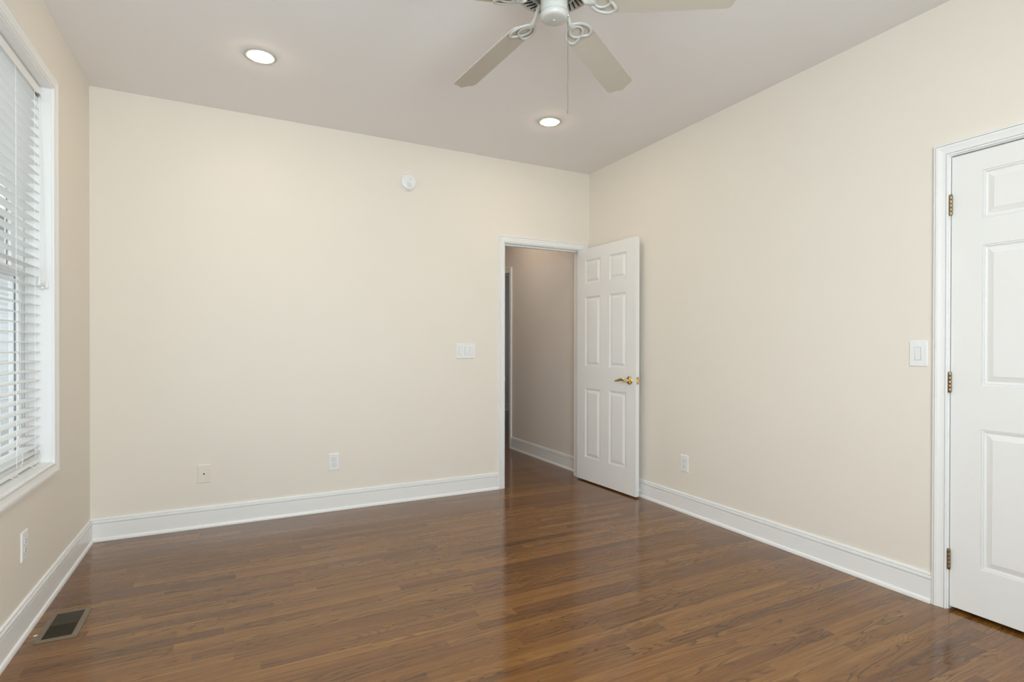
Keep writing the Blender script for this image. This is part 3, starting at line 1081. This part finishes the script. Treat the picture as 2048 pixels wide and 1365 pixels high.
# ------------------------------------------------------------------ wall plates
def plate_mb(w, h, t=0.0055):
    mb = MB()
    e = 0.0035
    mb.rings([[(-w / 2, 0, -h / 2), (w / 2, 0, -h / 2), (w / 2, 0, h / 2), (-w / 2, 0, h / 2)],
              [(-w / 2, -t * 0.45, -h / 2), (w / 2, -t * 0.45, -h / 2), (w / 2, -t * 0.45, h / 2), (-w / 2, -t * 0.45, h / 2)],
              [(-w / 2 + e, -t, -h / 2 + e), (w / 2 - e, -t, -h / 2 + e), (w / 2 - e, -t, h / 2 - e), (-w / 2 + e, -t, h / 2 - e)]], True, True)
    return mb


def screws(parent, pts, t=0.0055, mat=None):
    for x, z in pts:
        s = MB().lathe([(0.0034, -t), (0.0032, -t - 0.0008), (0.0012, -t - 0.0011)], (x, 0, z), 'y', 16)
        s.build('screw', mat or M_PLATE, parent, smooth=True)


def rocker(parent, x, tilt=1, paddle_w=0.0250, mat=None):
    fr = MB()
    w, h = 0.0335, 0.0670
    fr.box(x - w / 2, x + w / 2, -0.0062, -0.003, -h / 2, h / 2)
    f = fr.build('switch_frame', mat or M_PLATE, parent, bevel=0.0008)
    gap = MB().box(x - paddle_w / 2 - 0.0011, x + paddle_w / 2 + 0.0011, -0.0064, -0.006, -0.0305, 0.0305)
    gap.build('switch_gap', paint('shadow_grey', (0.22, 0.22, 0.22), 0.6), f)
    a, bb = (0.0068, 0.0105) if tilt > 0 else (0.0105, 0.0068)
    pw, ph = paddle_w / 2, 0.0295
    pd = MB()
    pd.rings([[(x - pw, -0.0062, -ph), (x + pw, -0.0062, -ph), (x + pw, -0.0062, ph), (x - pw, -0.0062, ph)],
              [(x - pw, -a, -ph), (x + pw, -a, -ph), (x + pw, -bb, ph), (x - pw, -bb, ph)]], True, True)
    pd.build('rocker', mat or M_PLATE, f, bevel=0.0006)
    return f


def outlet(label, loc, rz):
    t = thing('power_outlet', label, 'outlet', loc, rz)
    p = plate_mb(0.0745, 0.120).build('cover_plate', M_PLATE, t, bevel=0.0006)
    for dz in (-0.0195, 0.0195):
        prof = []
        for i in range(28):
            a = 2 * PI * i / 28
            prof.append((max(-0.0165, min(0.0165, 0.0185 * math.cos(a))), max(-0.0138, min(0.0138, 0.0165 * math.sin(a)))))
        f = MB().rings([[(x, -0.0045, z + dz) for x, z in prof], [(x, -0.0075, z + dz) for x, z in prof]], True, True)
        fo = f.build('receptacle', M_PLATE, t, bevel=0.0006)
        s = MB()
        s.box(-0.0078, -0.0056, -0.0080, -0.0070, dz + 0.001, dz + 0.0085)
        s.box(0.0056, 0.0078, -0.0080, -0.0070, dz + 0.0018, dz + 0.0078)
        s.lathe([(0.0026, -0.0070), (0.0026, -0.0080)], (0, 0, dz - 0.0072), 'y', 12)
        s.build('slots', M_DARK, fo)
        rim = MB()
        rim.tube([(x * 1.04, -0.0056, z * 1.04 + dz) for x, z in prof], 0.0006, 5, 1.0, False, True)
        rim.build('seam', paint('seam_grey', (0.35, 0.35, 0.36), 0.6), fo)
    screws(t, [(0, 0)])
    return t


outlet('white duplex outlet low on the wall between the phone jack and the doorway', (0.650, YB, 0.349), 0)
outlet('white duplex outlet low on the wall between the two doors', (XR, 2.889, 0.349), -PI / 2)
outlet('white duplex outlet under the window', (XL, 2.895, 0.360), PI / 2)

t = thing('light_switch', 'wide white plate with three rocker switches beside the open doorway', 'light switch', (1.671, YB, 1.146), 0)
plate_mb(0.166, 0.120).build('cover_plate', M_PLATE, t, bevel=0.0006)
rocker(t, -0.046, -1)
m_ = rocker(t, 0.0, 1, 0.0225)
rocker(t, 0.046, 1)
MB().box(0.0075, 0.0085, -0.0112, -0.0075, -0.026, 0.026).build('dimmer_slide', M_PLATE, m_)
screws(t, [(0, 0.048), (0, -0.048), (-0.046, 0.048), (-0.046, -0.048), (0.046, 0.048), (0.046, -0.048)])

t = thing('light_switch', 'single white rocker switch beside the closed door', 'light switch', (XR, 1.403, 1.150), -PI / 2)
plate_mb(0.0770, 0.122).build('cover_plate', M_PLATE, t, bevel=0.0006)
rocker(t, 0.0, 1)
screws(t, [(0, 0.048), (0, -0.048)])

t = thing('phone_jack', 'almond wall plate with one small black jack hole, low on the wall nearer the window', 'phone jack', (-0.165, YB, 0.348), 0)
plate_mb(0.0740, 0.119).build('cover_plate', M_IVORY, t, bevel=0.0006)
j = MB().rings([[(-0.009, -0.004, -0.009), (0.009, -0.004, -0.009), (0.009, -0.004, 0.009), (-0.009, -0.004, 0.009)],
                [(-0.009, -0.0068, -0.009), (0.009, -0.0068, -0.009), (0.009, -0.0068, 0.009), (-0.009, -0.0068, 0.009)]], True, True).build('jack', M_IVORY, t, bevel=0.001)
s = MB().box(-0.0050, 0.0050, -0.0074, -0.0064, -0.001, 0.0050)
s.box(-0.0022, 0.0022, -0.0074, -0.0064, -0.0055, -0.001)
s.build('jack_hole', M_DARK, j)
screws(t, [(0, 0.042), (0, -0.042)], mat=M_IVORY)

# ------------------------------------------------------------------ door stop behind the open door
t = thing('door_stop', 'small white door stop on the baseboard behind the open door', 'door stop', (XR - 0.014, 3.36, 0.052), 0)
MB().lathe([(0.013, 0.0), (0.012, -0.004), (0.006, -0.008), (0.0045, -0.010)], (0, 0, 0), 'x', 20).build('mount', M_PLATE, t, smooth=True)
MB().lathe([(0.0042, -0.008), (0.0042, -0.030)], (0, 0, 0), 'x', 16).build('rod', M_PLATE, t, smooth=True)
MB().lathe([(0.0065, -0.0285), (0.0072, -0.031), (0.006, -0.0345), (0.002, -0.0352)], (0, 0, 0), 'x', 16).build('bumper', M_PLATE, t, smooth=True)

# ------------------------------------------------------------------ floor register
GX0, GX1, GY0, GY1 = -0.702, -0.562, 2.760, 3.044
reg = thing('floor_register', 'bronze metal floor register with fine louvres by the left baseboard', 'floor vent', ((GX0 + GX1) / 2, (GY0 + GY1) / 2, 0), 0)
hw, hl = (GX1 - GX0) / 2, (GY1 - GY0) / 2


def rrect(a, c, r, seg=6):
    pts = []
    for cx_, cy2, a0 in ((a - r, c - r, 0), (-a + r, c - r, 90), (-a + r, -c + r, 180), (a - r, -c + r, 270)):
        for i in range(seg + 1):
            an = math.radians(a0 + 90 * i / seg)
            pts.append((cx_ + r * math.cos(an), cy2 + r * math.sin(an)))
    return pts


ih, il = hw - 0.021, hl - 0.022
loops = [[(x, y, 0.0002) for x, y in rrect(hw, hl, 0.012)], [(x, y, 0.0032) for x, y in rrect(hw, hl, 0.012)], [(x, y, 0.0048) for x, y in rrect(hw - 0.004, hl - 0.004, 0.009)],
         [(x, y, 0.0048) for x, y in rrect(ih, il, 0.002)], [(x, y, -0.004) for x, y in rrect(ih, il, 0.002)]]
MB().rings(loops, True, False).build('frame', M_BRONZE, reg, smooth=True, angle=30)
dk = MB()
dh, dl_ = (VX1 - VX0) / 2 - 0.001, (VY1 - VY0) / 2 - 0.001
dk.rings([[(x, y, z) for x, y in ((-dh, -dl_), (dh, -dl_), (dh, dl_), (-dh, dl_))] for z in (0.001, -0.11)], True, False)
dk.f.append((4, 5, 6, 7))
dk.build('duct', M_DARK, reg)
lv = MB()
nl = 25
for i in range(nl):
    y = -il + (2 * il) * (i + 0.5) / nl
    t = 0.0020 if i > nl * 0.5 else -0.0035
    lv.rings([[(x, y - t - 0.0006, -0.010), (x, y - t + 0.0006, -0.010), (x, y + 0.0008, 0.0040), (x, y - 0.0008, 0.0040)] for x in (-ih, ih)], True, True)
lv.build('louvres', M_BRONZE_SHADE, reg)

# chip of paint on the floor
b = MB()
b.rings([[(-0.006, -0.003, 0.0003), (0.005, -0.004, 0.0003), (0.008, 0.003, 0.0003), (-0.002, 0.004, 0.0003)],
         [(-0.005, -0.002, 0.002), (0.004, -0.003, 0.004), (0.007, 0.002, 0.003), (-0.001, 0.003, 0.0015)]], True, True)
o = b.build('paint_chip', M_PLATE)
o.location = (-0.7135, 2.845, 0)
tag(o, 'tiny white paint chip on the floor beside the bronze register', 'debris')
